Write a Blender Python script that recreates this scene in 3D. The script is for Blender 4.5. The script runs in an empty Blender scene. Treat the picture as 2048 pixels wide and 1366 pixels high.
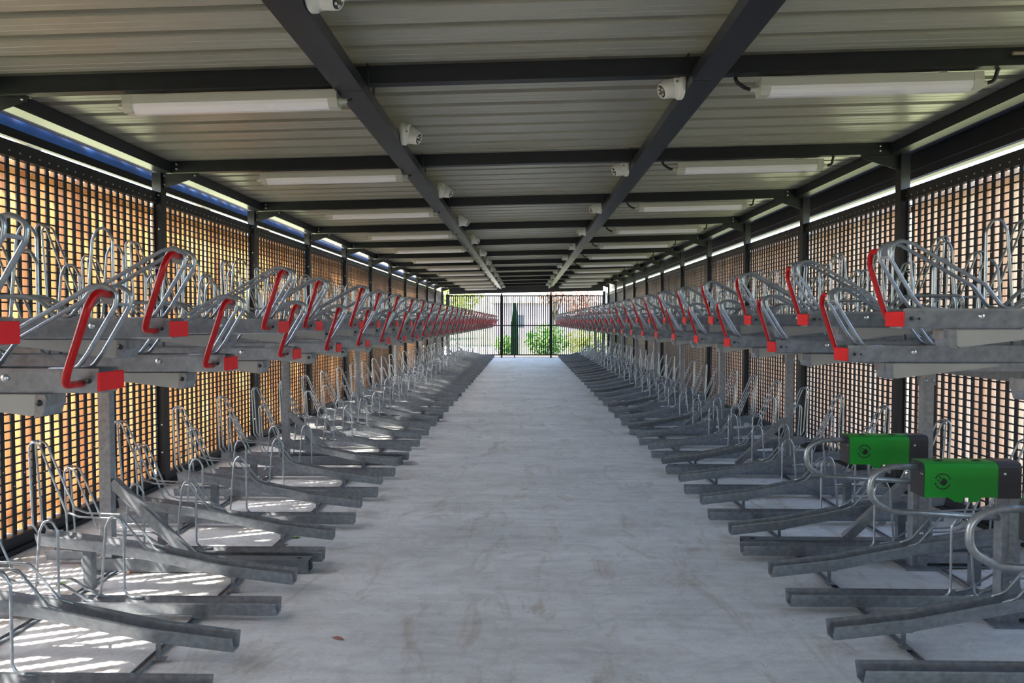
import bpy, bmesh, math, random
from mathutils import Vector, Matrix
random.seed(7)
S = bpy.context.scene
COL = S.collection
R = math.radians

# ------------------------------------------------------------------ camera
H = 1.48
cam_d = bpy.data.cameras.new('camera'); cam = bpy.data.objects.new('camera', cam_d)
COL.objects.link(cam); S.camera = cam
cam_d.sensor_width = 36; cam_d.lens = 24.0; cam_d.clip_start = .05; cam_d.clip_end = 500
cam.location = (0, 0, H)
cam.rotation_euler = (R(90 - 1.70), 0, R(1.07))

# ------------------------------------------------------------------ world, sun, exposure
w = bpy.data.worlds.new('world'); S.world = w; w.use_nodes = True
wn = w.node_tree; wn.nodes.clear()
sky = wn.nodes.new('ShaderNodeTexSky'); sky.sky_type = 'NISHITA'; sky.sun_disc = False
sky.sun_elevation = R(50); sky.sun_rotation = R(250); sky.air_density = 1.0; sky.dust_density = 2.0; sky.ozone_density = 1.0
bg = wn.nodes.new('ShaderNodeBackground'); bg.inputs[1].default_value = 1.0
wo = wn.nodes.new('ShaderNodeOutputWorld')
wn.links.new(sky.outputs[0], bg.inputs[0]); wn.links.new(bg.outputs[0], wo.inputs[0])

sun_d = bpy.data.lights.new('sun', 'SUN'); sun_d.energy = 14; sun_d.angle = R(.55); sun_d.color = (1, .93, .82)
sun = bpy.data.objects.new('sun', sun_d); COL.objects.link(sun)
SUN_DIR = Vector((1.0, .40, -1.45)).normalized()
sun.rotation_euler = SUN_DIR.to_track_quat('-Z', 'Y').to_euler()
sun.location = (-12, -6, 16)

S.view_settings.view_transform = 'Standard'; S.view_settings.look = 'None'
S.view_settings.gamma = 1; S.view_settings.use_curve_mapping = False
S.view_settings.exposure = 1.58

# ------------------------------------------------------------------ materials
def new_mat(name):
    m = bpy.data.materials.new(name); m.use_nodes = True
    nt = m.node_tree; b = nt.nodes['Principled BSDF']
    return m, nt, b
def N(nt, t, **kw):
    n = nt.nodes.new(t)
    for k, v in kw.items(): setattr(n, k, v)
    return n
def plain(name, col, rough=.5, metal=0, spec=.5, bump=0, bscale=60, var=0, vscale=8):
    m, nt, b = new_mat(name)
    b.inputs['Base Color'].default_value = (*col, 1); b.inputs['Roughness'].default_value = rough
    b.inputs['Metallic'].default_value = metal; b.inputs['Specular IOR Level'].default_value = spec
    tc = N(nt, 'ShaderNodeTexCoord')
    if var:
        no = N(nt, 'ShaderNodeTexNoise'); no.inputs['Scale'].default_value = vscale; no.inputs['Detail'].default_value = 5
        nt.links.new(tc.outputs['Object'], no.inputs['Vector'])
        cr = N(nt, 'ShaderNodeValToRGB')
        cr.color_ramp.elements[0].position = .3; cr.color_ramp.elements[1].position = .7
        cr.color_ramp.elements[0].color = (*[c * (1 - var) for c in col], 1)
        cr.color_ramp.elements[1].color = (*[min(1, c * (1 + var)) for c in col], 1)
        nt.links.new(no.outputs['Fac'], cr.inputs[0]); nt.links.new(cr.outputs[0], b.inputs['Base Color'])
    if bump:
        n2 = N(nt, 'ShaderNodeTexNoise'); n2.inputs['Scale'].default_value = bscale
        nt.links.new(tc.outputs['Object'], n2.inputs['Vector'])
        bu = N(nt, 'ShaderNodeBump'); bu.inputs['Strength'].default_value = bump; bu.inputs['Distance'].default_value = .002
        nt.links.new(n2.outputs['Fac'], bu.inputs['Height']); nt.links.new(bu.outputs[0], b.inputs['Normal'])
    return m

M = {}
M['galv'] = plain('galvanised_steel', (.255, .278, .310), .36, .6, .5, bump=.3, bscale=40, var=.20, vscale=34)
M['galv_wire'] = plain('galvanised_wire', (.31, .345, .385), .28, .65, .5, bump=.3, bscale=90, var=.15, vscale=30)
M['galv_dark'] = plain('galvanised_dark', (.155, .176, .20), .45, .5, .5, bump=.2, bscale=40, var=.18, vscale=30)
M['arm_grey'] = plain('arm_cover_grey', (.34, .345, .335), .5, .1, .4, var=.06, vscale=5)
M['anthracite'] = plain('anthracite_steel', (.011, .013, .017), .42, 0, .35, bump=.1, bscale=120, var=.15, vscale=6)
M['anthracite_beam'] = plain('anthracite_beam', (.024, .027, .036), .30, .1, .5, var=.12, vscale=5)
M['sky_tint_gutter'] = plain('gutter_sky_reflection_tint', (.06, .20, .70), .35, .1, .6, var=.1, vscale=3)  # dark glossy gutter; its blue sky reflection is put into the base colour
M['trim_light'] = plain('light_trim', (.55, .52, .45), .4, .1, .5)
M['red'] = plain('red_plastic_sleeve', (.38, .003, .005), .3, 0, .3, var=.05, vscale=20)
M['red_cap'] = plain('red_end_cap', (.60, .004, .010), .5, 0, .35, bump=.2, bscale=200)
M['white_plastic'] = plain('white_plastic', (.62, .62, .58), .4, 0, .5)
M['diffuser'] = plain('lamp_diffuser', (.80, .80, .84), .18, 0, .6, bump=.3, bscale=60)
M['lamp_body'] = plain('lamp_body_grey', (.46, .47, .42), .45, 0, .5)
M['lens'] = plain('camera_lens', (.02, .015, .015), .1, 0, .8)
M['black'] = plain('black_rubber', (.012, .012, .014), .45, 0, .4)
M['green'] = plain('green_powder_coat', (.001, .26, .018), .36, 0, .5, bump=.3, bscale=500)
M['charger_black'] = plain('charger_black', (.020, .021, .030), .38, 0, .5, bump=.3, bscale=500)
M['bolt'] = plain('bolt_zinc', (.6, .62, .64), .3, .9, .5)
M['brass'] = plain('brass_conduit', (.38, .32, .22), .35, .6, .5)
M['stone'] = plain('planter_soil', (.12, .085, .06), .9, 0, .2, bump=1, bscale=20, var=.4, vscale=12)
M['render_wall'] = plain('pale_render', (.34, .30, .34), .8, 0, .2, var=.06, vscale=2)
M['window_dark'] = plain('window_glass_dark', (.05, .06, .08), .1, 0, .8)
M['leaf_green'] = plain('leaf_green', (.10, .26, .03), .5, 0, .4, var=.5, vscale=2.5)
M['leaf_yellow'] = plain('leaf_yellow_green', (.30, .36, .06), .5, 0, .4, var=.5, vscale=2.5)
M['leaf_rust'] = plain('leaf_rust', (.34, .13, .08), .5, 0, .4, var=.5, vscale=2.5)
M['leaf_dark'] = plain('conifer_green', (.012, .085, .035), .6, 0, .3, var=.4, vscale=5)
M['bark'] = plain('bark', (.10, .075, .055), .9, 0, .2, bump=1, bscale=20, var=.3, vscale=10)
M['grass'] = plain('grass', (.19, .20, .10), .9, 0, .2, bump=1, bscale=60, var=.5, vscale=3)
M['paving'] = plain('path_paving', (.44, .40, .36), .8, 0, .2, bump=.5, bscale=60, var=.12, vscale=3)

M['strip_pale'] = plain('pale_gravel', (.62, .59, .54), .9, 0, .2, bump=.6, bscale=80, var=.12, vscale=12)
def mat_concrete():
    m, nt, b = new_mat('brushed_concrete')
    tc = N(nt, 'ShaderNodeTexCoord')
    def noise(scale, sx, sy, det=6, rough=.6, dist=0):
        mp = N(nt, 'ShaderNodeMapping'); mp.inputs['Scale'].default_value = (sx, sy, 1)
        n = N(nt, 'ShaderNodeTexNoise'); n.inputs['Scale'].default_value = scale; n.inputs['Detail'].default_value = det
        n.inputs['Roughness'].default_value = rough; n.inputs['Distortion'].default_value = dist
        nt.links.new(tc.outputs['Object'], mp.inputs[0]); nt.links.new(mp.outputs[0], n.inputs['Vector'])
        return n.outputs['Fac']
    def ramp(src, stops):
        r = N(nt, 'ShaderNodeValToRGB'); e = r.color_ramp.elements
        while len(e) < len(stops): e.new(.5)
        for i, (p, c) in enumerate(stops): e[i].position = p; e[i].color = (*c, 1)
        nt.links.new(src, r.inputs[0]); return r.outputs[0]
    def mix(fac, a, bb, mode='MIX'):
        x = N(nt, 'ShaderNodeMix', data_type='RGBA', blend_type=mode)
        if isinstance(fac, float): x.inputs[0].default_value = fac
        else: nt.links.new(fac, x.inputs[0])
        for s, v in ((6, a), (7, bb)):
            if isinstance(v, tuple): x.inputs[s].default_value = (*v, 1)
            else: nt.links.new(v, x.inputs[s])
        return x.outputs[2]
    base = ramp(noise(1.3, .6, 1.4, 8), [(.3, (.52, .515, .50)), (.7, (.72, .715, .70))])
    streak = ramp(noise(3.0, .5, 4.5, 7, .65, .6), [(.34, (.88, .88, .88)), (.62, (1.02, 1.02, 1.02))])
    fine = ramp(noise(55, 1, 2.2, 4, .7), [(.25, (.86, .86, .86)), (.75, (1.08, 1.08, 1.08))])
    c = mix(1.0, base, streak, 'MULTIPLY'); c = mix(1.0, c, fine, 'MULTIPLY')
    stain = ramp(noise(2.2, 1.6, .55, 6, .7, 1.2), [(.54, (0, 0, 0)), (.72, (.75, .75, .75))])
    c = mix(stain, c, (.33, .27, .20))
    mott = ramp(noise(4.5, 1, 1.3, 9, .75, 1.5), [(.38, (.86, .855, .85)), (.52, (1, 1, 1)), (.66, (1.06, 1.06, 1.06))])
    c = mix(1.0, c, mott, 'MULTIPLY')
    specks = ramp(noise(38, 1, 1, 2, .5), [(.72, (0, 0, 0)), (.76, (.7, .7, .7))])
    c = mix(specks, c, (.13, .115, .10))
    nt.links.new(c, b.inputs['Base Color'])
    b.inputs['Roughness'].default_value = .62; b.inputs['Specular IOR Level'].default_value = .35
    bu = N(nt, 'ShaderNodeBump'); bu.inputs['Strength'].default_value = .3; bu.inputs['Distance'].default_value = .005
    nt.links.new(noise(9, .5, 3.5, 8, .7, .5), bu.inputs['Height']); nt.links.new(bu.outputs[0], b.inputs['Normal'])
    return m
M['concrete'] = mat_concrete()

def mat_wood(name, tones):
    m, nt, b = new_mat(name)
    g = N(nt, 'ShaderNodeTexCoord'); sp = N(nt, 'ShaderNodeSeparateXYZ'); nt.links.new(g.outputs['Object'], sp.inputs[0])
    dv = N(nt, 'ShaderNodeMath', operation='DIVIDE'); dv.inputs[1].default_value = BP
    oi = N(nt, 'ShaderNodeNewGeometry'); sp2 = N(nt, 'ShaderNodeSeparateXYZ'); nt.links.new(oi.outputs['Position'], sp2.inputs[0]); nt.links.new(sp2.outputs['Y'], dv.inputs[0])
    fl = N(nt, 'ShaderNodeMath', operation='FLOOR'); nt.links.new(dv.outputs[0], fl.inputs[0])
    wn_ = N(nt, 'ShaderNodeTexWhiteNoise', noise_dimensions='1D'); nt.links.new(fl.outputs[0], wn_.inputs['W'])
    r = N(nt, 'ShaderNodeValToRGB'); e = r.color_ramp.elements
    while len(e) < len(tones): e.new(.5)
    for i, c in enumerate(tones): e[i].position = i / (len(tones) - 1); e[i].color = (*c, 1)
    nt.links.new(wn_.outputs['Value'], r.inputs[0])
    mp = N(nt, 'ShaderNodeMapping'); mp.inputs['Scale'].default_value = (30, 30, 1.2)
    nt.links.new(g.outputs['Object'], mp.inputs[0])
    no = N(nt, 'ShaderNodeTexNoise'); no.inputs['Scale'].default_value = 2.2; no.inputs['Detail'].default_value = 6; no.inputs['Distortion'].default_value = .8
    nt.links.new(mp.outputs[0], no.inputs['Vector'])
    r2 = N(nt, 'ShaderNodeValToRGB'); r2.color_ramp.elements[0].position = .3; r2.color_ramp.elements[1].position = .7
    r2.color_ramp.elements[0].color = (.70, .66, .60, 1); r2.color_ramp.elements[1].color = (1.1, 1.1, 1.1, 1)
    nt.links.new(no.outputs['Fac'], r2.inputs[0])
    x = N(nt, 'ShaderNodeMix', data_type='RGBA', blend_type='MULTIPLY'); x.inputs[0].default_value = 1
    nt.links.new(r.outputs[0], x.inputs[6]); nt.links.new(r2.outputs[0], x.inputs[7])
    # knots
    vo = N(nt, 'ShaderNodeTexVoronoi'); vo.inputs['Scale'].default_value = 3.1
    nt.links.new(g.outputs['Object'], vo.inputs['Vector'])
    r3 = N(nt, 'ShaderNodeValToRGB'); r3.color_ramp.elements[0].position = .035; r3.color_ramp.elements[1].position = .10
    r3.color_ramp.elements[0].color = (.45, .28, .18, 1); r3.color_ramp.elements[1].color = (1, 1, 1, 1)
    nt.links.new(vo.outputs['Distance'], r3.inputs[0])
    y = N(nt, 'ShaderNodeMix', data_type='RGBA', blend_type='MULTIPLY'); y.inputs[0].default_value = .8
    nt.links.new(x.outputs[2], y.inputs[6]); nt.links.new(r3.outputs[0], y.inputs[7])
    nt.links.new(y.outputs[2], b.inputs['Base Color'])
    b.inputs['Roughness'].default_value = .6; b.inputs['Specular IOR Level'].default_value = .3
    return m
BP = .0914   # board pitch of the timber fence
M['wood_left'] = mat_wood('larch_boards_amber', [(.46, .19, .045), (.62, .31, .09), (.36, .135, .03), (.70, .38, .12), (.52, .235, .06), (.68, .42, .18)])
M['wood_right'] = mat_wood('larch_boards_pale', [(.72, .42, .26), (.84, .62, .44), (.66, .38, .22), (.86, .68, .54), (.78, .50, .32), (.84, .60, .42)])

def mat_sheet():
    m, nt, b = new_mat('beige_roof_sheet')
    b.inputs['Base Color'].default_value = (.47, .46, .40, 1)
    tc = N(nt, 'ShaderNodeTexCoord')
    mp = N(nt, 'ShaderNodeMapping'); mp.inputs['Scale'].default_value = (.5, 3, 1)
    no = N(nt, 'ShaderNodeTexNoise'); no.inputs['Scale'].default_value = 1.4; no.inputs['Detail'].default_value = 4
    nt.links.new(tc.outputs['Object'], mp.inputs[0]); nt.links.new(mp.outputs[0], no.inputs['Vector'])
    r = N(nt, 'ShaderNodeValToRGB'); r.color_ramp.elements[0].color = (.345, .335, .28, 1); r.color_ramp.elements[1].color = (.365, .355, .30, 1)
    nt.links.new(no.outputs['Fac'], r.inputs[0]); nt.links.new(r.outputs[0], b.inputs['Base Color'])
    b.inputs['Roughness'].default_value = .32; b.inputs['Specular IOR Level'].default_value = .55
    return m
M['sheet'] = mat_sheet()

# ------------------------------------------------------------------ mesh helpers
def box(bm, x0, x1, y0, y1, z0, z1, bev=0):
    vs = [bm.verts.new((x, y, z)) for x in (x0, x1) for y in (y0, y1) for z in (z0, z1)]
    for f in ((0,1,3,2),(4,6,7,5),(0,4,5,1),(2,3,7,6),(0,2,6,4),(1,5,7,3)):
        bm.faces.new([vs[i] for i in f])
    return vs
def skewbox(bm, p0, p1, hw, hh, up=Vector((0,0,1))):
    """bar from p0 to p1, half width hw, half height hh"""
    p0, p1 = Vector(p0), Vector(p1); d = (p1 - p0).normalized()
    s = d.cross(up).normalized(); u = s.cross(d).normalized()
    vs = [bm.verts.new(p + s*a*hw + u*c*hh) for p in (p0, p1) for a in (-1,1) for c in (-1,1)]
    for f in ((0,1,3,2),(4,6,7,5),(0,4,5,1),(2,3,7,6),(0,2,6,4),(1,5,7,3)):
        bm.faces.new([vs[i] for i in f])
def prism(bm, pts, axis, a0, a1):
    """polygon pts (2D) extruded along axis: 'y' -> pts are (x,z); 'x' -> pts are (y,z); 'z' -> (x,y)"""
    def P(p, a):
        return {'y': (p[0], a, p[1]), 'x': (a, p[0], p[1]), 'z': (p[0], p[1], a)}[axis]
    A = [bm.verts.new(P(p, a0)) for p in pts]; B = [bm.verts.new(P(p, a1)) for p in pts]
    n = len(pts)
    bm.faces.new(A); bm.faces.new(B[::-1])
    for i in range(n): bm.faces.new((A[i], B[i], B[(i+1)%n], A[(i+1)%n]))
def fillet(pts, r, seg=4):
    pts = [Vector(p) for p in pts]; out = [pts[0]]
    for i in range(1, len(pts)-1):
        a, b, c = pts[i-1], pts[i], pts[i+1]
        u, v = (a-b), (c-b); lu, lv = u.length, v.length
        if lu < 1e-6 or lv < 1e-6: continue
        u, v = u/lu, v/lv
        ang = u.angle(v)
        if ang > math.pi - .05: out.append(b); continue
        t = min(r / math.tan(ang/2), lu*.49, lv*.49)
        p, q = b + u*t, b + v*t
        for k in range(seg+1):
            s = k/seg
            out.append(p.lerp(b, s).lerp(b.lerp(q, s), s))
    out.append(pts[-1]); return out
def tube(bm, pts, rad, n=7, r=0, seg=4, cap=True):
    pts = fillet(pts, r, seg) if r else [Vector(p) for p in pts]
    rings = []; up = None
    for i, p in enumerate(pts):
        d = (pts[min(i+1, len(pts)-1)] - pts[max(i-1, 0)]).normalized()
        if up is None:
            up = Vector((0,0,1)) if abs(d.z) < .9 else Vector((0,1,0))
        s = d.cross(up)
        if s.length < 1e-5: s = d.cross(Vector((1,0,0)))
        s.normalize(); up = s.cross(d).normalized()
        rings.append([bm.verts.new(p + (s*math.cos(2*math.pi*k/n) + up*math.sin(2*math.pi*k/n))*rad) for k in range(n)])
    for a, b in zip(rings, rings[1:]):
        for k in range(n):
            f = bm.faces.new((a[k], a[(k+1)%n], b[(k+1)%n], b[k])); f.smooth = True
    if cap:
        bm.faces.new(rings[0][::-1]); bm.faces.new(rings[-1])
def lathe(bm, prof, n=20, mat=None):
    """prof: list of (r, z) around local z, transformed by mat"""
    mat = mat or Matrix.Identity(4); rings = []
    for r, z in prof:
        if r < 1e-6: rings.append([bm.verts.new(mat @ Vector((0,0,z)))])
        else: rings.append([bm.verts.new(mat @ Vector((r*math.cos(2*math.pi*k/n), r*math.sin(2*math.pi*k/n), z))) for k in range(n)])
    for a, b in zip(rings, rings[1:]):
        for k in range(n):
            if len(a) == 1 and len(b) == 1: continue
            if len(a) == 1: f = bm.faces.new((a[0], b[k], b[(k+1)%n]))
            elif len(b) == 1: f = bm.faces.new((a[k], b[0], a[(k+1)%n]))
            else: f = bm.faces.new((a[k], a[(k+1)%n], b[(k+1)%n], b[k]))
            f.smooth = True
def mesh(name, bm, mat):
    bmesh.ops.recalc_face_normals(bm, faces=bm.faces[:])
    me = bpy.data.meshes.new(name); bm.to_mesh(me); bm.free()
    for m_ in (mat if isinstance(mat, (list, tuple)) else [mat]): me.materials.append(M[m_])
    return me
def obj(name, me, parent=None, loc=(0,0,0), rz=0):
    o = bpy.data.objects.new(name, me); COL.objects.link(o); o.location = loc; o.rotation_euler = (0,0,rz)
    if parent is not None: o.parent = parent
    return o
def tag(o, label, cat, group=None, kind=None):
    o['label'] = label
    if cat: o['category'] = cat
    if group: o['group'] = group
    if kind: o['kind'] = kind
    return o
def struct(name, me, label, loc=(0,0,0)):
    o = obj(name, me, None, loc); o['kind'] = 'structure'; o['label'] = label; return o
ONES = ['first','second','third','fourth','fifth','sixth','seventh','eighth','ninth','tenth','eleventh','twelfth','thirteenth','fourteenth','fifteenth','sixteenth','seventeenth','eighteenth','nineteenth']
def ordn(i):
    if i < 19: return ONES[i]
    t, u = divmod(i+1, 10); T = {2:'twent',3:'thirt',4:'fort'}[t]
    return T+'ieth' if u == 0 else T+'y-'+ONES[u-1]

def bake_parts(kit):
    """kit: list of (name, mesh, parentindex, label) -> one joined mesh for tiny far copies"""
    bm = bmesh.new(); mats = []
    for nm, me, par, lb in kit:
        base = len(mats)
        n0 = len(bm.faces); bm.from_mesh(me); bm.faces.ensure_lookup_table()
        for f in bm.faces[n0:]: f.material_index += base
        mats += list(me.materials)
    me2 = bpy.data.meshes.new('joined'); bm.to_mesh(me2); bm.free()
    for m_ in mats: me2.materials.append(m_)
    return me2
def weld(a, b):
    me = bake_parts([(None, a, None, None), (None, b, None, None)]); me.name = a.name; return me
def place(kit, joined, name, loc, rz, label, cat, group, far):
    if far:
        return tag(obj(name, joined, None, loc, rz), label, cat, group)
    root = bpy.data.objects.new(name, None); COL.objects.link(root); root.location = loc; root.rotation_euler = (0,0,rz)
    root.empty_display_size = .1
    tag(root, label, cat, group); made = []
    for nm, me, par, lb in kit:
        c = obj(nm, me, root if par is None else made[par])
        if lb: c['label'] = lb
        made.append(c)
    return root

# ------------------------------------------------------------------ dimensions
XL, XR = -3.30, 3.34              # mesh planes
BAY0, BAY, NB = 4.0, 2.1, 12      # cross beams at BAY0 + BAY*k
YEND = 28.0
YBACK = -12.8
beam_y = [BAY0 + BAY*k for k in range(-8, NB)]
def zb(x): return 2.80 + .0215*(x + 3.3)     # underside of the cross beams (roof falls to the left)

# ------------------------------------------------------------------ setting: floor, ceiling, ground
bm = bmesh.new(); box(bm, -3.42, 3.46, YBACK, YEND-.35, -.12, 0)
struct('floor', mesh('floor', bm, 'concrete'), 'grey brushed concrete slab with brown scuffs along the aisle')
bm = bmesh.new(); box(bm, -60, 60, -30, 110, -.4, -.13)
struct('ground', mesh('ground', bm, 'grass'), 'grassy ground around the shelter')
bm = bmesh.new(); box(bm, -5.6, -3.42, YBACK, YEND+1, -.128, -.06)
struct('trim_1', mesh('strip_left', bm, 'strip_pale'), 'pale paved strip outside the left screen')
bm = bmesh.new(); box(bm, 3.46, 4.7, YBACK, YEND+1, -.128, -.06)
struct('trim_2', mesh('strip_right', bm, 'strip_pale'), 'pale paved strip outside the right screen')

bm = bmesh.new()
prof = []; y = YBACK - .2; P = .25
while y < YEND + .3:
    prof += [(y, 0), (y+.06, 0), (y+.063, .0015), (y+.072, .0015), (y+.075, 0), (y+.118, 0), (y+.121, .0015), (y+.130, .0015), (y+.133, 0), (y+.180, 0), (y+.188, .06), (y+.242, .06)]
    y += P
X0, X1 = -3.50, 3.55
va = [bm.verts.new((X0, p[0], zb(X0)+.102+p[1])) for p in prof]; vb = [bm.verts.new((X1, p[0], zb(X1)+.102+p[1])) for p in prof]
vc = [bm.verts.new((X0, p[0], zb(X0)+.106+p[1])) for p in prof]; vd = [bm.verts.new((X1, p[0], zb(X1)+.106+p[1])) for p in prof]
for i in range(len(prof)-1):
    bm.faces.new((va[i], va[i+1], vb[i+1], vb[i])); bm.faces.new((vc[i], vd[i], vd[i+1], vc[i+1]))
struct('ceiling', mesh('ceiling', bm, 'sheet'), 'ribbed beige metal roof sheet seen from below')

# ------------------------------------------------------------------ roof steel
def sloped_bar(bm, x0, x1, y0, y1, h0, h1):
    vs = [bm.verts.new((x, y, zb(x)+h)) for x in (x0, x1) for y in (y0, y1) for h in (h0, h1)]
    for f in ((0,1,3,2),(4,6,7,5),(0,4,5,1),(2,3,7,6),(0,2,6,4),(1,5,7,3)): bm.faces.new([vs[i] for i in f])
bm = bmesh.new()
sloped_bar(bm, -3.26, 3.30, -.035, -.031, 0, .10); sloped_bar(bm, -3.26, 3.30, -.031, .035, 0, .004); sloped_bar(bm, -3.26, 3.30, -.031, .035, .096, .10)
sloped_bar(bm, -3.26, 3.30, .031, .035, .004, .02)
cb = mesh('cross_beam', bm, 'anthracite')
bm = bmesh.new()
for xs in (-3.18, -3.10, 3.10, 3.20):
    for dz in (.03, .07): lathe(bm, [(0,.008),(.009,.008),(.009,0)], 8, Matrix.Translation((xs, -.036, zb(xs)+dz)) @ Matrix.Rotation(math.pi/2, 4, 'X'))
cb = weld(cb, mesh('bolt', bm, 'bolt'))
vis = [y for y in beam_y]
n = 0
for y in vis:
    o = obj('cross_beam', cb, None, (0, y, 0)); 
    if y > 3:
        tag(o, f'black steel cross beam under the roof sheet, {ordn(n)} from the camera', 'beam', 'cross beams under the roof'); n += 1
    else: tag(o, 'black steel cross beam behind the camera position', 'beam', 'cross beams under the roof')
n = 0
# two long cable-tray beams
for sx, side, x_out, x_a, x_b in ((-1, 'left', -1.105, -1.006, -.909), (1, 'right', 1.13, 1.03, .935)):
    z0 = zb(sx*1.0) - .075
    root = bpy.data.objects.new('ceiling_beam', None); COL.objects.link(root); root.location = (0,0,0)
    tag(root, f'long dark grey beam with cable tray running down the {side} side of the ceiling', 'beam', 'long beams below the ceiling')
    bm = bmesh.new(); lo, hi = sorted((x_out, x_b + (-.05 if sx>0 else .05)*-1*-1 if False else x_a)); box(bm, lo, hi, YBACK, YEND-.05, z0+.05, z0+.075)
    box(bm, min(x_a, x_b)+.004, max(x_a, x_b)-.004, YBACK, YEND-.05, z0+.05, z0+.074)
    obj('beam', mesh('beam', bm, 'anthracite_beam'), root)
    bm = bmesh.new(); ys = [YBACK] + [3.86 + 2.1*k for k in range(-3, NB)] + [YEND-.05]
    for a, b_ in zip(ys, ys[1:]):
        lo, hi = min(x_a, x_b), max(x_a, x_b)
        box(bm, lo, hi, a+.002, b_-.004, z0, z0+.003); box(bm, lo, lo+.003, a+.002, b_-.004, z0+.003, z0+.05); box(bm, hi-.003, hi, a+.002, b_-.004, z0+.003, z0+.05)
    obj('cable_tray', mesh('cable_tray', bm, 'anthracite_beam'), root)
    bm = bmesh.new()
    for y in beam_y:
        for dy in (-.075, .075):
            xx = x_b*.985
            prism(bm, [(y+dy-.022, z0+.05), (y+dy+.022, z0+.05), (y+dy+.022, z0+.14), (y+dy+.008, z0+.17), (y+dy-.022, z0+.17)], 'x', xx-.003, xx+.003)
    obj('hanger_plate', mesh('hanger_plate', bm, 'anthracite'), root)

# side eave beams, gutters
bm = bmesh.new(); box(bm, -3.27, -3.15, YBACK, YEND, zb(-3.2)+.0, zb(-3.2)+.095)
tag(obj('eave_beam', mesh('eave_beam', bm, 'anthracite_beam')), 'dark steel eave beam along the top of the left wall', 'beam')
bm = bmesh.new(); box(bm, 3.19, 3.31, YBACK, YEND, zb(3.2)+.0, zb(3.2)+.095)
tag(obj('eave_beam', mesh('eave_beam', bm, 'anthracite')), 'black steel eave beam along the top of the right wall', 'beam')
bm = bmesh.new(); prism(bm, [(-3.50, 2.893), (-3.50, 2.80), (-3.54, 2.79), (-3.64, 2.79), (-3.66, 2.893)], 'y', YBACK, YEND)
g_ = obj('rain_gutter', mesh('rain_gutter', bm, 'sky_tint_gutter'))
tag(g_, 'dark gutter tinted blue for its sky reflection, running outside the top of the left wall', 'gutter')
bm = bmesh.new(); box(bm, -3.47, -3.455, YBACK, YEND, 2.865, 2.893)
obj('edge_strip', mesh('edge_strip', bm, 'trim_light'), g_)
bm = bmesh.new(); box(bm, -3.54, -3.50, YBACK, YEND, 2.735, 2.798)
obj('gutter_lip', mesh('gutter_lip', bm, 'anthracite'), g_, (0,0,0))
bm = bmesh.new(); box(bm, -3.45, -3.29, YBACK, YEND, 2.85, 2.892)
tag(obj('eave_soffit', mesh('eave_soffit', bm, 'anthracite')), 'black soffit strip between left eave beam and sky-tinted gutter', 'soffit')
bm = bmesh.new(); prism(bm, [(3.50, 3.04), (3.50, 2.84), (3.53, 2.84), (3.53, 2.775), (3.545, 2.765), (3.62, 2.765), (3.62, 3.04)], 'y', YBACK, YEND)
tag(obj('fascia', mesh('fascia', bm, 'anthracite')), 'black folded fascia along the top of the right wall', 'fascia')
bm = bmesh.new(); box(bm, 3.32, 3.50, YBACK, YEND, 2.99, 3.035)
tag(obj('eave_soffit', mesh('eave_soffit', bm, 'anthracite')), 'black soffit strip between right eave beam and fascia', 'soffit')

# ------------------------------------------------------------------ side walls: posts, brackets, mesh screens, fences
def post_kit(top):
    k = []
    bm = bmesh.new(); box(bm, -.04, .04, -.045, .045, 0.008, top)
    k.append(('post', mesh('post', bm, 'anthracite'), None, None))
    bm = bmesh.new(); box(bm, -.09, .09, -.0445, .0445, 0, .008)
    k.append(('base_plate', mesh('base_plate', bm, 'anthracite'), None, None))
    bm = bmesh.new()
    prism(bm, [(.035, top-.13), (.05, top-.13), (.36, top-.030), (.37, top-.004), (.035, top-.004)], 'y', -.006, .0)
    prism(bm, [(.035, top-.008), (.37, top-.001), (.37, top-.005), (.035, top-.012)], 'y', -.03, .03)
    k.append(('gusset_plate', mesh('gusset_plate', bm, 'anthracite'), None, None))
    bm = bmesh.new()
    for (x, z) in ((.055, top-.02), (.055, top-.10), (.33, top-.02), (.02, top-.2), (.02, top-.5), (.02, .9), (.02, .55), (.02, .3)):
        lathe(bm, [(0,.006),(.008,.006),(.008,0)], 8, Matrix.Translation((x, -.007 if x>.04 else -.046, z)) @ Matrix.Rotation(math.pi/2, 4, 'X'))
    k[0] = ('post', weld(k[0][1], mesh('bolts', bm, 'bolt')), None, None)
    return k
pkL = post_kit(zb(-3.25)); pjL = bake_parts(pkL); pkR = post_kit(zb(3.25)); pjR = bake_parts(pkR)
for side, kk, jj, x, rz in (('left', pkL, pjL, -3.28, 0), ('right', pkR, pjR, 3.32, math.pi)):
    n = 0
    for y in beam_y:
        if y < 3: lb = f'black wall post on the {side} beside the camera' if y > 0 else f'black wall post on the {side} behind the camera'
        else: lb = f'black steel wall post on the {side} wall, {ordn(n)} from the camera'; n += 1
        place(kk, jj, 'wall_post', (x, y, 0), rz, lb, 'post', f'wall posts on the {side}', y > 17)

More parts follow.
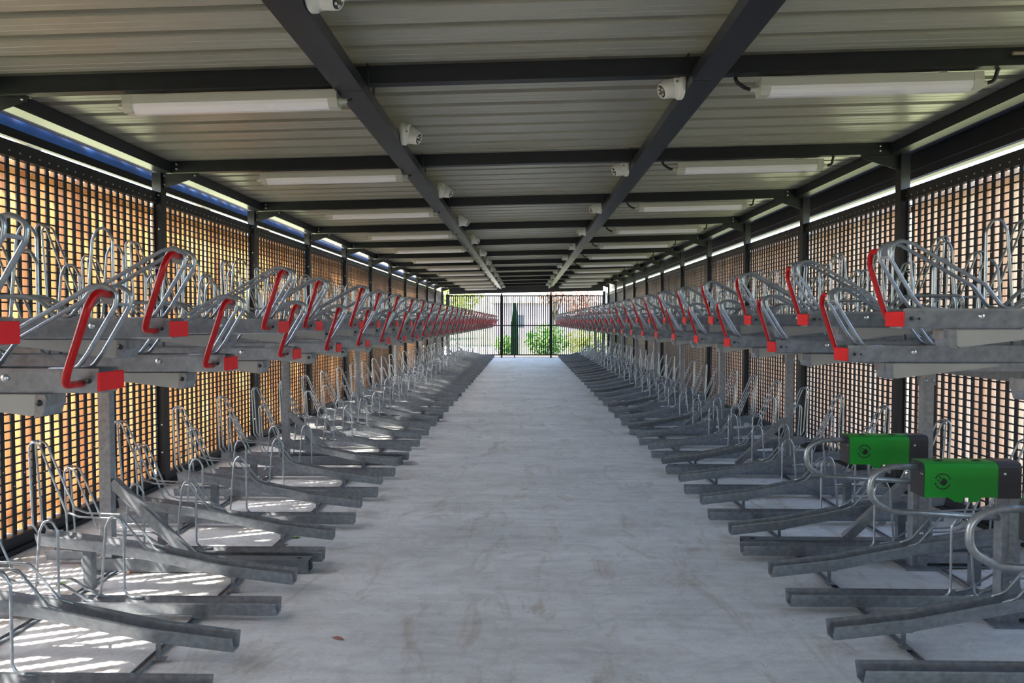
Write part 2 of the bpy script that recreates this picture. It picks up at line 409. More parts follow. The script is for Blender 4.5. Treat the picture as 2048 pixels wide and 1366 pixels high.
ZT, ZBt = 2.535, .115
def screen_kit(wd, colp=.0914, rowp=.055, bar=.033):
    k = []
    hw = wd/2
    bm = bmesh.new()
    box(bm, -.018, .018, -hw, hw, ZT, ZT+.10); box(bm, -.03, .03, -hw, hw, ZT-.006, ZT)
    k.append(('top_rail', mesh('top_rail', bm, 'anthracite'), None, None))
    bm = bmesh.new(); box(bm, -.045, .045, -hw, hw, 0.0, ZBt-.01)
    box(bm, .045, .075, -hw, hw, 0.0, .035)
    k.append(('bottom_rail', mesh('bottom_rail', bm, 'anthracite'), None, None))
    bm = bmesh.new()
    nc = int(round(wd/colp))
    for i in range(nc+1):
        y = -hw + i*wd/nc; a = max(-hw, y-bar/2); b_ = min(hw, y+bar/2); box(bm, -.004, .004, a, b_, ZBt-.01, ZT)
    nr = int(round((ZT-ZBt)/rowp))
    for j in range(1, nr):
        z = ZBt + j*(ZT-ZBt)/nr; box(bm, -.008, .002, -hw, hw, z-.005, z+.005)
    k.append(('grille', mesh('grille', bm, 'anthracite'), None, None))
    bm = bmesh.new(); bm2 = bmesh.new()
    for i in range(nc+1):
        y = -hw + i*wd/nc
        lathe(bm, [(0,.004),(.005,.003),(.006,0)], 6, Matrix.Translation((.018, max(-hw+.01, min(hw-.01, y)), ZT+.035)) @ Matrix.Rotation(math.pi/2, 4, 'Y'))
        if i % 1 == 0:
            for z in (.45, 1.1, 1.9): 
                lathe(bm2, [(0,.004),(.004,.003),(.005,0)], 5, Matrix.Translation((.004, max(-hw+.01, min(hw-.01, y)), z+ .09*((i*7)%5-2)*.4)) @ Matrix.Rotation(math.pi/2, 4, 'Y'))
    k[0] = ('top_rail', weld(k[0][1], mesh('rivets', bm, 'bolt')), None, None); k[2] = ('grille', weld(k[2][1], mesh('rivets', bm2, 'bolt')), None, None)
    return k
sk = screen_kit(BAY-.092); sj = bake_parts(sk)
skE = screen_kit(.80)
for side, x, rz in (('left', XL, 0), ('right', XR, math.pi)):
    n = 0
    for i, y in enumerate(beam_y):
        if y+BAY > YEND: continue
        yc = y + BAY/2
        if yc < 0: lb = f'black wire screen panel on the {side} behind the camera'
        elif yc < 2.5: lb = f'black wire screen panel on the {side} level with the camera'
        elif yc < 4.5 : lb = f'black grille panel on the {side}, nearest the camera'
        else: n += 1; lb = f'black grille panel between posts {n} and {n+1} of the {side} wall'
        place(sk, sj, 'screen_panel', (x, yc, 0), rz, lb, 'screen panel', f'screen panels of the {side} wall', y > 17)
# short closing panels at the far end
ske = screen_kit(YEND-.05-(beam_y[-1]+.046)); je = bake_parts(ske)
yc = (YEND-.05 + beam_y[-1]+.046)/2
place(ske, je, 'screen_panel', (XL, yc, 0), 0, 'short black grille panel at far end of left wall', 'screen panel', 'screen panels of the left wall', True)
place(ske, je, 'screen_panel', (XR, yc, 0), math.pi, 'short black grille panel at far end of right wall', 'screen panel', 'screen panels of the right wall', True)

# timber fins standing outside the grilles: vertical boards set on edge, their broad faces towards the entrance
FD, FTH = .072, .017
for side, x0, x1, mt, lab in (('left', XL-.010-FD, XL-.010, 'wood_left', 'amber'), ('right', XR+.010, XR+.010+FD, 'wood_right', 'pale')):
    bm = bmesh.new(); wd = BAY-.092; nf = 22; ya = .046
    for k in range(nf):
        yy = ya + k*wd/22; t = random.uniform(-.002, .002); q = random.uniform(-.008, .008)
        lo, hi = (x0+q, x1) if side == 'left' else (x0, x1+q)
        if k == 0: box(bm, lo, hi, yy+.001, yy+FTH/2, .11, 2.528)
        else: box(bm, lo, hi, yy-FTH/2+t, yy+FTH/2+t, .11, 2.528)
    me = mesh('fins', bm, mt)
    bm = bmesh.new()
    for z in (.2, 1.3, 2.45):
        if side == 'left': box(bm, x0-.04, x0-.012, 0, BAY-.004, z, z+.05)
        else: box(bm, x1+.012, x1+.04, 0, BAY-.004, z, z+.05)
    mr = mesh('rail', bm, 'anthracite')
    n = 0
    for y in beam_y:
        if y > YEND-1.5: continue
        root = bpy.data.objects.new('timber_cladding', None); COL.objects.link(root); root.location = (0, y, 0)
        if y < 3: lb = f'{lab} upright timber fins outside the {side} grille, {"level with" if y > 1 else "behind"} the camera'
        else: n += 1; lb = f'{lab} upright timber fins outside the {side} grille, between posts {n} and {n+1}'
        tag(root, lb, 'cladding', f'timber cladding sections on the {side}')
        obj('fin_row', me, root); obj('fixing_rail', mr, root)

# ------------------------------------------------------------------ end wall
def end_panel(x0, x1, z0, z1, label, n_, colp=.088, rowp=.052):
    root = bpy.data.objects.new('grille_gate', None); COL.objects.link(root); root.location = ((x0+x1)/2, YEND, 0)
    tag(root, label, 'gate', 'grille panels across the far end')
    hw = (x1-x0)/2
    bm = bmesh.new()
    box(bm, -hw, hw, -.02, .02, z0, z0+.06); box(bm, -hw, hw, -.02, .02, z1-.05, z1)
    box(bm, -hw, -hw+.03, -.02, .02, z0+.06, z1-.05); box(bm, hw-.03, hw, -.02, .02, z0+.06, z1-.05)
    zm = 1.30; box(bm, -hw+.03, hw-.03, -.02, .02, zm-.015, zm+.025)
    obj('frame', mesh('frame', bm, 'anthracite'), root)
    bm = bmesh.new(); nc = int(round(2*hw/colp))
    for i in range(1, nc):
        x = -hw + i*2*hw/nc; box(bm, x-.021, x+.021, -.012, .004, z0+.05, z1-.04)
    nr = int((z1-z0)/rowp)
    for j in range(1, nr):
        z = z0 + j*(z1-z0)/nr; box(bm, -hw+.02, hw-.02, .004, .010, z-.004, z+.004)
    obj('grille', mesh('grille', bm, 'anthracite'), root)
ZG0, ZG1 = .07, 2.55
end_panel(-3.105, -.985, ZG0, ZG1, 'black grille panel filling left third of the far end', 0)
end_panel(-.915, 1.035, ZG0, ZG1, 'black double gate in the middle of the far end', 1)
end_panel(1.105, 3.19, ZG0, ZG1, 'black grille panel filling right third of the far end', 2)
for x, zt, wd, lb in ((-.95, zb(-1)-.225, .035, 'slim black post left of the far gate'), (1.07, zb(1)-.225, .035, 'slim black post right of the far gate'),
                  (-3.17, zb(-3.1)-.225, .065, 'thick black corner post at far end of left wall'), (3.245, zb(3.2)-.225, .055, 'black corner post at far end of right wall'), (-.42, .5, .02, 'short black leg under the middle far gate')):
    bm = bmesh.new(); 
    if zt < 1: box(bm, -wd, wd, -.03, .03, -.1, .07)
    else: box(bm, -wd, wd, -.03, .03, -.12, zt)
    tag(obj('gate_post', mesh('gate_post', bm, 'anthracite'), None, (x, YEND, 0)), lb, 'post', 'posts of the far end wall')
bm = bmesh.new()
sloped_bar(bm, -3.1, 3.2, YEND-.06, YEND+.04, -.22, .10)
tag(obj('end_header', mesh('end_header', bm, 'anthracite_beam')), 'deep dark header beam above the far gates', 'beam')

# ------------------------------------------------------------------ ceiling lamps
def lamp_kit(right):
    k = []; L = .635
    def sec(bm, x0, x1, pts): prism(bm, pts, 'x', x0, x1)
    body = [(-.055,.012),(-.056,-.035),(.056,-.035),(.055,.012),(.035,.02),(-.035,.02)]
    bm = bmesh.new(); sec(bm, -L+.02, L-.02, body)
    k.append(('lamp_body', mesh('lamp_body', bm, 'lamp_body'), None, None))
    bm = bmesh.new(); sec(bm, -L+.055, L-.055, [(-.052,-.035),(-.050,-.055),(-.038,-.075),(-.016,-.085),(.016,-.085),(.038,-.075),(.050,-.055),(.052,-.035)])
    k.append(('diffuser', mesh('diffuser', bm, 'diffuser'), None, 'milky white lamp diffuser'))
    for s in (-1, 1):
        bm = bmesh.new(); a, b_ = sorted((s*(L-.055), s*L))
        pts = [(-.056,.014),(-.06,-.035),(-.052,-.060),(-.036,-.082),(.036,-.082),(.052,-.060),(.06,-.035),(.056,.014)]
        sec(bm, a, b_, pts)
        k.append(('end_cap', mesh('end_cap', bm, 'lamp_body'), None, None)); 
        bm = bmesh.new(); lathe(bm, [(.02,0),(.02,.018),(.015,.02),(.015,.045),(.009,.05),(0,.05)], 12, Matrix.Translation((s*L,0,-.036)) @ Matrix.Rotation(s*math.pi/2, 4, 'Y'))
        k.append(('cable_gland', mesh('cable_gland', bm, 'lamp_body'), len(k)-1, None))
    bm = bmesh.new()
    for s in (-1, 1): box(bm, s*.42-.022, s*.42+.022, -.03, .03, .018, .026)
    k.append(('mounting_clip', mesh('mounting_clip', bm, 'bolt'), None, None))
    bm = bmesh.new()
    if right:
        tube(bm, [(-L-.045,0,-.036), (-L-.08,-.01,-.03), (-L-.13,-.02,.0), (-L-.14,-.02,.03)], .011, 8, .04)
        k.append(('cable', mesh('cable', bm, 'black'), None, 'black cable')); bm = bmesh.new()
        tube(bm, [(L+.045,0,-.036), (L+.09,-.01,-.03), (L+.09,-.03,.02), (L+.11,-.04,.055), (L+.16,-.045,.06)], .011, 8, .03)
    else:
        tube(bm, [(L+.045,0,-.036), (L+.075,0,-.03), (L+.085,-.01,0.0), (L+.04,-.02,.015)], .007, 8, .02)
    k.append(('cable', mesh('cable', bm, 'black'), None, 'black cable'))
    return k
for side, right, xc in (('left', False, -1.735), ('right', True, 2.0)):
    kk = lamp_kit(right); jj = bake_parts(kk)
    for i in range(NB):
        y = BAY0 + BAY*i
        o = place(kk, jj, 'strip_lamp', (xc, y+.065, zb(xc)-.027), 0, f'sealed white strip lamp on {side} side of ceiling, {ordn(i)} from the camera', 'lamp', f'strip lamps on the {side}', i > 7)
        o.rotation_euler = (0, -math.atan(.0215), 0)
# brass conduit beyond the first right lamp
bm = bmesh.new(); tube(bm, [(2.74, 3.935, zb(2.74)+.055), (3.2, 3.935, zb(3.2)+.055)], .011, 10)
cdt = obj('conduit_pipe', mesh('conduit_pipe', bm, 'brass')); tag(cdt, 'thin brass coloured conduit clipped to the nearest cross beam at right', 'pipe')
bm = bmesh.new(); tube(bm, [(2.87+.018*math.cos(a), 3.93+.018*math.sin(a)*.3-.006, zb(2.87)+.055+.018*math.sin(a)) for a in [k*math.pi/6 for k in range(-3, 8)]], .003, 6)
obj('pipe_clip', mesh('pipe_clip', bm, 'white_plastic'), cdt)

# ------------------------------------------------------------------ turret cameras
def turret_kit():
    k = []
    SC = Matrix.Scale(1.12, 4)
    ry = SC @ Matrix.Rotation(math.pi/2, 4, 'Y')
    bm = bmesh.new(); lathe(bm, [(0,0),(.066,0),(.072,.006),(.072,.028),(.066,.034),(.064,.036),(.064,.05),(.058,.062),(0,.066)], 28, ry)
    k.append(('camera_base', mesh('camera_base', bm, 'white_plastic'), None, None))
    d = Vector((.86, -.22, -.42)).normalized()
    mt = SC @ Matrix.Translation((.045, 0, -.002)) @ d.to_track_quat('Z', 'Y').to_matrix().to_4x4()
    bm = bmesh.new(); lathe(bm, [(0,-.035),(.035,-.03),(.053,-.005),(.055,.02),(.047,.055),(.040,.078),(.037,.085),(.030,.083)], 26, mt)
    k.append(('camera_ball', mesh('camera_ball', bm, 'white_plastic'), None, None))
    bm = bmesh.new(); lathe(bm, [(.034,.081),(.033,.084),(0,.088)], 20, mt)
    k.append(('lens_window', mesh('lens_window', bm, 'lens'), 1, 'dark glossy lens window'))
    bm = bmesh.new()
    for a in (.4, 1.6, 2.9, 4.2, 5.3):
        lathe(bm, [(0,.093),(.006,.091),(.007,.086)], 8, mt @ Matrix.Translation((.02*math.cos(a), .02*math.sin(a), 0)))
    k.append(('light_ring', mesh('light_ring', bm, 'bolt'), 1, None))
    bm = bmesh.new(); box(bm, .045, .060, -.0735, -.0725, -.0045, .0045)
    k.append(('maker_mark', mesh('maker_mark', bm, 'galv_dark'), None, None))
    return k
tk = turret_kit(); tj = bake_parts(tk)
zc = {s: zb(s) - .045 for s in (-1, 1)}
n = 0
for k in range(0, 12):
    y = 2.88 + 2.16*k
    if y > YEND-1: break
    place(tk, tj, 'security_camera', (-.907, y, zc[-1]+.05), 0, f'white turret camera on the left ceiling beam, {ordn(k)} from the camera', 'security camera', 'turret cameras on the left beam', k > 6)
def mirror_kit(kit):
    out = []
    for nm, me, par, lb in kit:
        b2 = bmesh.new(); b2.from_mesh(me)
        for v in b2.verts: v.co.x = -v.co.x
        bmesh.ops.reverse_faces(b2, faces=b2.faces[:])
        m2 = bpy.data.meshes.new(nm); b2.to_mesh(m2); b2.free()
        for mm in me.materials: m2.materials.append(mm)
        out.append((nm, m2, par, lb))
    return out
tkm = mirror_kit(tk); tjm = bake_parts(tkm)
for k in range(0, 12):
    y = 4.08 + 2.14*k
    if y > YEND-1: break
    place(tkm, tjm, 'security_camera', (.933, y, zc[1]+.02), 0, f'white turret camera on the right ceiling beam, {ordn(k)} from the camera', 'security camera', 'turret cameras on the right beam', k > 6)

# ------------------------------------------------------------------ bicycle rack parts (local frame: +x to the aisle, origin at the tray's aisle end)
def channel_path(bm, path, wt=.046, wb=.026, h=.068, t=.0035, lip=.008):
    """U channel swept along path of (x, z of underside)"""
    pr = [(-wt, h), (-wt, h-t), (-wt+.0, h-lip), (-wb-.004, .006), (-wb, 0), (wb, 0), (wb+.004, .006), (wt, h-lip), (wt, h), (wt-t, h), (wt-t, h-lip), (wb, t+.004), (-wb, t+.004), (-wt+t, h-lip), (-wt+t, h)]
    rings = []
    for i, (x, z) in enumerate(path):
        rings.append([bm.verts.new((x, p[0], z + p[1])) for p in pr])
    for a, b_ in zip(rings, rings[1:]):
        for k in range(len(pr)):
            bm.faces.new((a[k], a[(k+1) % len(pr)], b_[(k+1) % len(pr)], b_[k]))
    for rg in (rings[0], rings[-1]):
        try: bm.faces.new(rg)
        except Exception: pass
def holder(kz, tz, th, x_top=-1.44, n=7, rad=.0058):
    """tall front-wheel loop: list of paths; kz(x) is the height of the tray rim at x"""
    bm = bmesh.new()
    xt = x_top
    for s in (-1, 1):
        y0, y1 = s*.036, s*.026
        z0 = kz(xt+.02)
        p = [(xt+.10, y0, z0-.005), (xt+.02, y0, z0-.003), (xt-.015, y0, z0+.05), (xt-.035, y1, z0+th-.03), (xt-.015, y1, z0+th), (xt+.025, y1, z0+th-.02),
             (xt+.17, y0, z0+.12), (xt+.24, y0, z0+.095), (xt+.47, y0, z0+.085), (xt+.60, y0, kz(xt+.60)+.004), (xt+.66, y0, kz(xt+.66)-.006)]
        tube(bm, p, rad, n, .028, 3)
    tube(bm, [(xt-.02, -.026, z0+th-.003), (xt-.02, .026, z0+th-.003)], rad, n)
    return bm
def hoops(kz, x_top=-1.44, n=7, rad=.0062, h=.40):
    out = []
    for (dx, s) in ((.40, -1), (.68, 1)):
        bm = bmesh.new(); xa = x_top+dx; y0 = s*.040
        zz = kz(xa)
        p = [(xa-.09, y0, zz-.01), (xa-.065, y0, zz+.01), (xa-.035, y0, zz+h-.05), (xa-.012, y0, zz+h), (xa+.028, y0, zz+h), (xa+.055, y0, zz+h-.05), (xa+.055, y0, zz+.02), (xa+.085, y0, zz-.008), (xa+.15, y0, zz-.01)]
        tube(bm, p, rad, n, .045, 4)
        out.append(bm)
    return out
ZL = .03
def floor_low():
    k = []
    bm = bmesh.new(); channel_path(bm, [(0, ZL), (-.02, ZL), (-.9, ZL), (-1.68, ZL)])
    k.append(('tray_channel', mesh('tray_channel', bm, 'galv'), None, None))
    kz = lambda x: ZL+.068
    k.append(('wheel_loop', mesh('wheel_loop', holder(kz, ZL, .50, -1.53), 'galv_wire'), None, None))
    for bm in hoops(kz, -1.53): k.append(('wheel_hoop', mesh('wheel_hoop', bm, 'galv_wire'), None, None))
    for x in (-.40, -1.25):
        bm = bmesh.new(); box(bm, x-.02, x+.02, -.025, .025, .012, ZL+.002)
        k.append(('foot_block', mesh('foot_block', bm, 'galv'), None, None))
    return k
HP = [(0, .055), (-.02, .056), (-.35, .095), (-.60, .145), (-.80, .185), (-1.05, .222), (-1.40, .262)]
def hz(x):
    for (x0, z0), (x1, z1) in zip(HP, HP[1:]):
        if x >= x1: return z0 + (z1-z0)*(x-x0)/(x1-x0) + .068
    return HP[-1][1]+.068
def floor_high():
    k = []
    bm = bmesh.new(); channel_path(bm, HP)
    k.append(('tray_channel', mesh('tray_channel', bm, 'galv'), None, None))
    k.append(('wheel_loop', mesh('wheel_loop', holder(hz, 0, .50, -1.40), 'galv_wire'), None, None))
    bm = bmesh.new(); z = hz(-.33)-.068; box(bm, -.345, -.325, -.018, -.012, .012, z); box(bm, -.36, -.31, -.018, .018, .010, .014)
    box(bm, -.36, -.31, -.02, .02, z-.004, z+.004)
    k.append(('leg', mesh('leg', bm, 'galv'), None, None))
    bm = bmesh.new(); z = hz(-1.13)-.068; box(bm, -1.155, -1.105, -.02, .02, .012, z); box(bm, -1.21, -1.07, -.025, .025, z-.003, z+.003)
    k.append(('leg', mesh('leg', bm, 'galv_dark'), None, None))
    return k
def upper_tray():
    k = []
    bm = bmesh.new(); channel_path(bm, [(-.0, -.036), (-.02, -.036), (-.8, -.036), (-1.66, -.036)], .047, .033, .066)
    k.append(('tray_channel', mesh('tray_channel', bm, 'galv'), None, None))
    bm = bmesh.new(); box(bm, .001, .008, -.056, .056, -.030, .020); bmesh.ops.bevel(bm, geom=bm.edges[:], offset=.002, segments=1, affect='EDGES')
    k.append(('end_cap', mesh('end_cap', bm, 'red_cap'), None, 'bright red plastic end cap'))
    bm = bmesh.new()
    for s in (-1, 1):
        y = s*.033
        p = [(-.14, y, .026), (-.065, y, .030), (-.035, y, .07), (.040, y, .195), (.046, y, .232), (.010, y, .252), (-.03, y, .244), (-.27, y, .108), (-.325, y, .036), (-.365, y, .028), (-.43, y, .09), (-.47, y, .10), (-.66, y, .10), (-.675, y, .085), (-.675, y, .028)]
        tube(bm, p, .0065, 8, .03, 3)
    k.append(('handle_frame', mesh('handle_frame', bm, 'galv_wire'), None, None))
    bm = bmesh.new(); prism(bm, [(.036,.198),(.044,.225),(.026,.246),(.0,.244),(.004,.205)], 'y', -.036, -.030)
    box(bm, .030, .042, -.033, .033, .196, .204)
    k.append(('link_plate', mesh('link_plate', bm, 'galv'), None, None))
    bm = bmesh.new()
    tube(bm, [(-.045, -.047, -.010), (-.038, -.125, -.008), (-.026, -.130, .03), (.026, -.128, .188), (.034, -.105, .230), (.026, -.036, .225)], .0098, 10, .042, 6)
    k.append(('pull_handle', mesh('pull_handle', bm, 'red'), None, 'glossy red tubular pull handle'))
    bm = bmesh.new()
    for y in (-.0475, .0475):
        for x, r_ in ((-.088, .006), (-.112, .004)):
            lathe(bm, [(0,.0006),(r_,.0006),(r_,-.001)], 8, Matrix.Translation((x+.062, y*.995, -.004)) @ Matrix.Rotation(math.pi/2 if y<0 else -math.pi/2, 4, 'X'))
    k[0] = ('tray_channel', weld(k[0][1], mesh('rivet_hole', bm, 'black')), None, None)
    kz = lambda x: .030
    k.append(('wheel_loop', mesh('wheel_loop', holder(kz, 0, .52, -1.50), 'galv_wire'), None, None))
    for bm in hoops(kz, -1.50): k.append(('wheel_hoop', mesh('wheel_hoop', bm, 'galv_wire'), None, None))
    bm = bmesh.new(); 
    lathe(bm, [(0,.006),(.009,.005),(.010,0)], 8, Matrix.Translation((-.25, -.0465, .005)) @ Matrix.Rotation(math.pi/2, 4, 'X'))
    k.append(('bolt', mesh('bolt', bm, 'bolt'), None, None))
    bm = bmesh.new(); lathe(bm, [(0,.006),(.009,.005),(.010,0)], 8, Matrix.Translation((-.25, .0465, .005)) @ Matrix.Rotation(-math.pi/2, 4, 'X'))
    k.append(('bolt', mesh('bolt', bm, 'bolt'), None, None))
    return k
def support_arm(h):
    """h: rise from the frame beam to the arm"""
    k = []
    bm = bmesh.new(); box(bm, -1.6, -.14, -.030, .030, -.070, -.038)
    k.append(('arm_rail', mesh('arm_rail', bm, 'galv'), None, None))
    bm = bmesh.new(); prism(bm, [(-.160,-.040),(-.165,-.086),(-.19,-.098),(-.58,-.050),(-.58,-.040)], 'y', -.036, .036)
    k.append(('arm_cover', mesh('arm_cover', bm, 'arm_grey'), None, 'pale grey tapered arm cover'))
    bm = bmesh.new(); prism(bm, [(-.150,-.040),(-.146,-.056),(-.158,-.098),(-.180,-.102),(-.176,-.040)], 'y', -.039, .039)
    k.append(('arm_bracket', mesh('arm_bracket', bm, 'galv'), None, None))
    bm = bmesh.new()
    for y in (-.037,): lathe(bm, [(0,.006),(.008,.005),(.009,0)], 8, Matrix.Translation((-.165, y-.002, -.062)) @ Matrix.Rotation(math.pi/2 if y<0 else -math.pi/2, 4, 'X'))
    k.append(('bolt', mesh('bolt', bm, 'black'), 2, None))
    bm = bmesh.new(); box(bm, -1.43, -1.35, -.025, .025, -h, -.070)
    k.append(('riser', mesh('riser', bm, 'galv_dark'), None, None))
    return k

kLow, kHigh, kUp = floor_low(), floor_high(), upper_tray()
UPL, UPH = 1.325, 1.460
FARY = 12.0
jLow, jHigh, jUp = bake_parts(kLow), bake_parts(kHigh), bake_parts(kUp)
ZBEAM = 1.235
def rack(side):
    left = side == 'left'; rz = 0 if left else math.pi; sg = 1 if left else -1
    dz = 0 if left else .032
    f_low0, pitch = (2.57, .755) if left else (2.73, .752)
    f_up0 = 2.578 if left else 2.688
    xl, xh, xu = (-1.22, -1.25, -1.124) if left else (1.35, 1.375, 1.24)
    X = lambda x: x
    armL, armH = support_arm(UPL+dz-ZBEAM), support_arm(UPH+dz-ZBEAM)
    jaL, jaH = bake_parts(armL), bake_parts(armH)
    nfl = 0; k = -1
    ytop = YEND-.45
    i = 0
    y = f_low0
    while y < ytop:
        place(kLow, jLow, 'floor_tray', (xl, y, 0), rz, f'level galvanised floor tray with hoops in {side} row, {ordn(i)} from the camera', 'bike tray', f'level floor trays of the {side} row', y > FARY)
        i += 1; y = f_low0 + pitch*i
    i = 0; y0 = f_low0 + .33; y = y0
    while y < ytop:
        place(kHigh, jHigh, 'floor_tray', (xh, y, 0), rz, f'sloping galvanised floor tray in {side} row, {ordn(i)} sloping one from the camera', 'bike tray', f'sloping floor trays of the {side} row', y > FARY)
        i += 1; y = y0 + pitch*i
    # upper low
    i0 = -1 if left else 0
    i = 0
    while True:
        y = f_up0 + pitch*(i+i0)
        if y > ytop: break
        place(kUp, jUp, 'upper_tray', (xu, y, UPL+dz), rz, f'lower set upper tray with red handle in {side} row, {ordn(i)} from the camera', 'bike tray', f'lower set upper trays of the {side} row', y > FARY)
        place(armL, jaL, 'support_arm', (xu, y, UPL+dz), rz, f'grey arm under the {ordn(i)} lower set upper tray of {side} row', 'rack arm', f'rack arms of the {side} row', y > FARY)
        i += 1
    if not left:
        place(armL, jaL, 'support_arm', (xu, f_up0-pitch, UPL+dz), rz, 'empty grey rack arm at the near end of the right row', 'rack arm', f'rack arms of the {side} row', False)
    y0 = (f_up0 - pitch - .388) if left else (f_up0 - .383)
    slide = {2: .074, 4: .05} if left else {}
    i = 0
    while True:
        y = y0 + pitch*i
        if y > ytop: break
        place(kUp, jUp, 'upper_tray', (xu+slide.get(i, 0)*sg, y, UPH+dz), rz, f'higher set upper tray with red handle in {side} row, {ordn(i)} from the camera', 'bike tray', f'higher set upper trays of the {side} row', y > FARY)
        place(armH, jaH, 'support_arm', (xu, y, UPH+dz), rz, f'grey arm under the {ordn(i)} higher set upper tray of {side} row', 'rack arm', f'rack arms of the {side} row', y > FARY)
        i += 1
    # posts
    xp = -2.47 if left else 2.56
    fk = []
    x0f = (-1.265 if left else 1.40)
    ft = (x0f - xp)*sg       # local distance to the aisle end of the foot
    bm = bmesh.new(); 
    box(bm, -.034, .034, -.025, -.021, .083, ZBEAM-.07); box(bm, -.034, .034, .021, .025, .083, ZBEAM-.07); box(bm, -.034, -.030, -.021, .021, .083, ZBEAM-.07); box(bm, .030, .034, -.021, .021, .083, ZBEAM-.07)
    fk.append(('post', mesh('post', bm, 'galv'), None, None))
    bm = bmesh.new(); a, c = -.14, ft
    t = .004
    box(bm, a, c, -.04, .04, .006, .006+t); box(bm, a, c, -.04, .04, .082-t, .082); box(bm, a, c, -.04, -.04+t, .006+t, .082-t); box(bm, a, c, .04-t, .04, .006+t, .082-t); box(bm, a, a+t, -.036, .036, .01, .078)
    fk.append(('foot_beam', mesh('foot_beam', bm, 'galv_dark'), None, None))
    bm = bmesh.new(); lathe(bm, [(0,.0015),(.013,.0015),(.013,0)], 12, Matrix.Translation((ft-.07, 0, .082)) @ Matrix.Scale(1.5, 4, (1,0,0)))
    fk.append(('slot_hole', mesh('slot_hole', bm, 'black'), 1, None))
    bm = bmesh.new(); skewbox(bm, (.034, 0, .53), (.50, 0, .085), .022, .028)
    fk.append(('brace', mesh('brace', bm, 'galv'), None, None))
    bm = bmesh.new(); box(bm, -.09, .09, -.07, .07, 0, .006)
    fk.append(('base_plate', mesh('base_plate', bm, 'galv_dark'), None, None))
    bm = bmesh.new(); box(bm, -.040, .040, -.032, -.026, ZBEAM-.16, ZBEAM-.001); box(bm, -.040, .040, .026, .032, ZBEAM-.16, ZBEAM-.001)
    for x in (-.02, .02):
        lathe(bm, [(0,.006),(.010,.005),(.011,0)], 8, Matrix.Translation((x, -.032, ZBEAM-.13)) @ Matrix.Rotation(math.pi/2, 4, 'X'))
        lathe(bm, [(0,.006),(.010,.005),(.011,0)], 8, Matrix.Translation((x, .032, ZBEAM-.13)) @ Matrix.Rotation(-math.pi/2, 4, 'X'))
    fk.append(('head_plate', mesh('head_plate', bm, 'galv'), None, None))
    jf = bake_parts(fk)
    yp0, pp = (3.97, 3.02) if left else (4.39, 2.256)
    i = 0
    while yp0 + pp*i < ytop:
        place(fk, jf, 'rack_post', (xp, yp0+pp*i, 0), rz, f'galvanised rack post with foot and brace in {side} row, {ordn(i)} from the camera', 'rack post', f'rack posts of the {side} row', yp0+pp*i > 14)
        i += 1
    bm = bmesh.new(); ye = ytop+.2; ys = .9
    box(bm, -.04, .04, ys, ye, ZBEAM-.068, ZBEAM-.001)
    tag(obj('rack_beam', mesh('rack_beam', bm, 'galv_dark'), None, (xp, 0, 0)), f'long galvanised beam carrying the upper trays of {side} row', 'beam', 'beams of the racks')
    for xx, nm in ((-1.63 if left else 1.72, 'front'), (-2.42 if left else 2.47, 'rear')):
        bm = bmesh.new(); box(bm, -.02, .02, 1.8, ye, 0.0, .004); box(bm, -.02, -.016, 1.8, ye, .004, .012); box(bm, .016, .02, 1.8, ye, .004, .012)
        tag(obj('floor_rail', mesh('floor_rail', bm, 'galv'), None, (xx, 0, .0)), f'{nm} floor rail running under the trays of the {side} row', 'rail', 'floor rails of the racks')
rack('left'); rack('right')

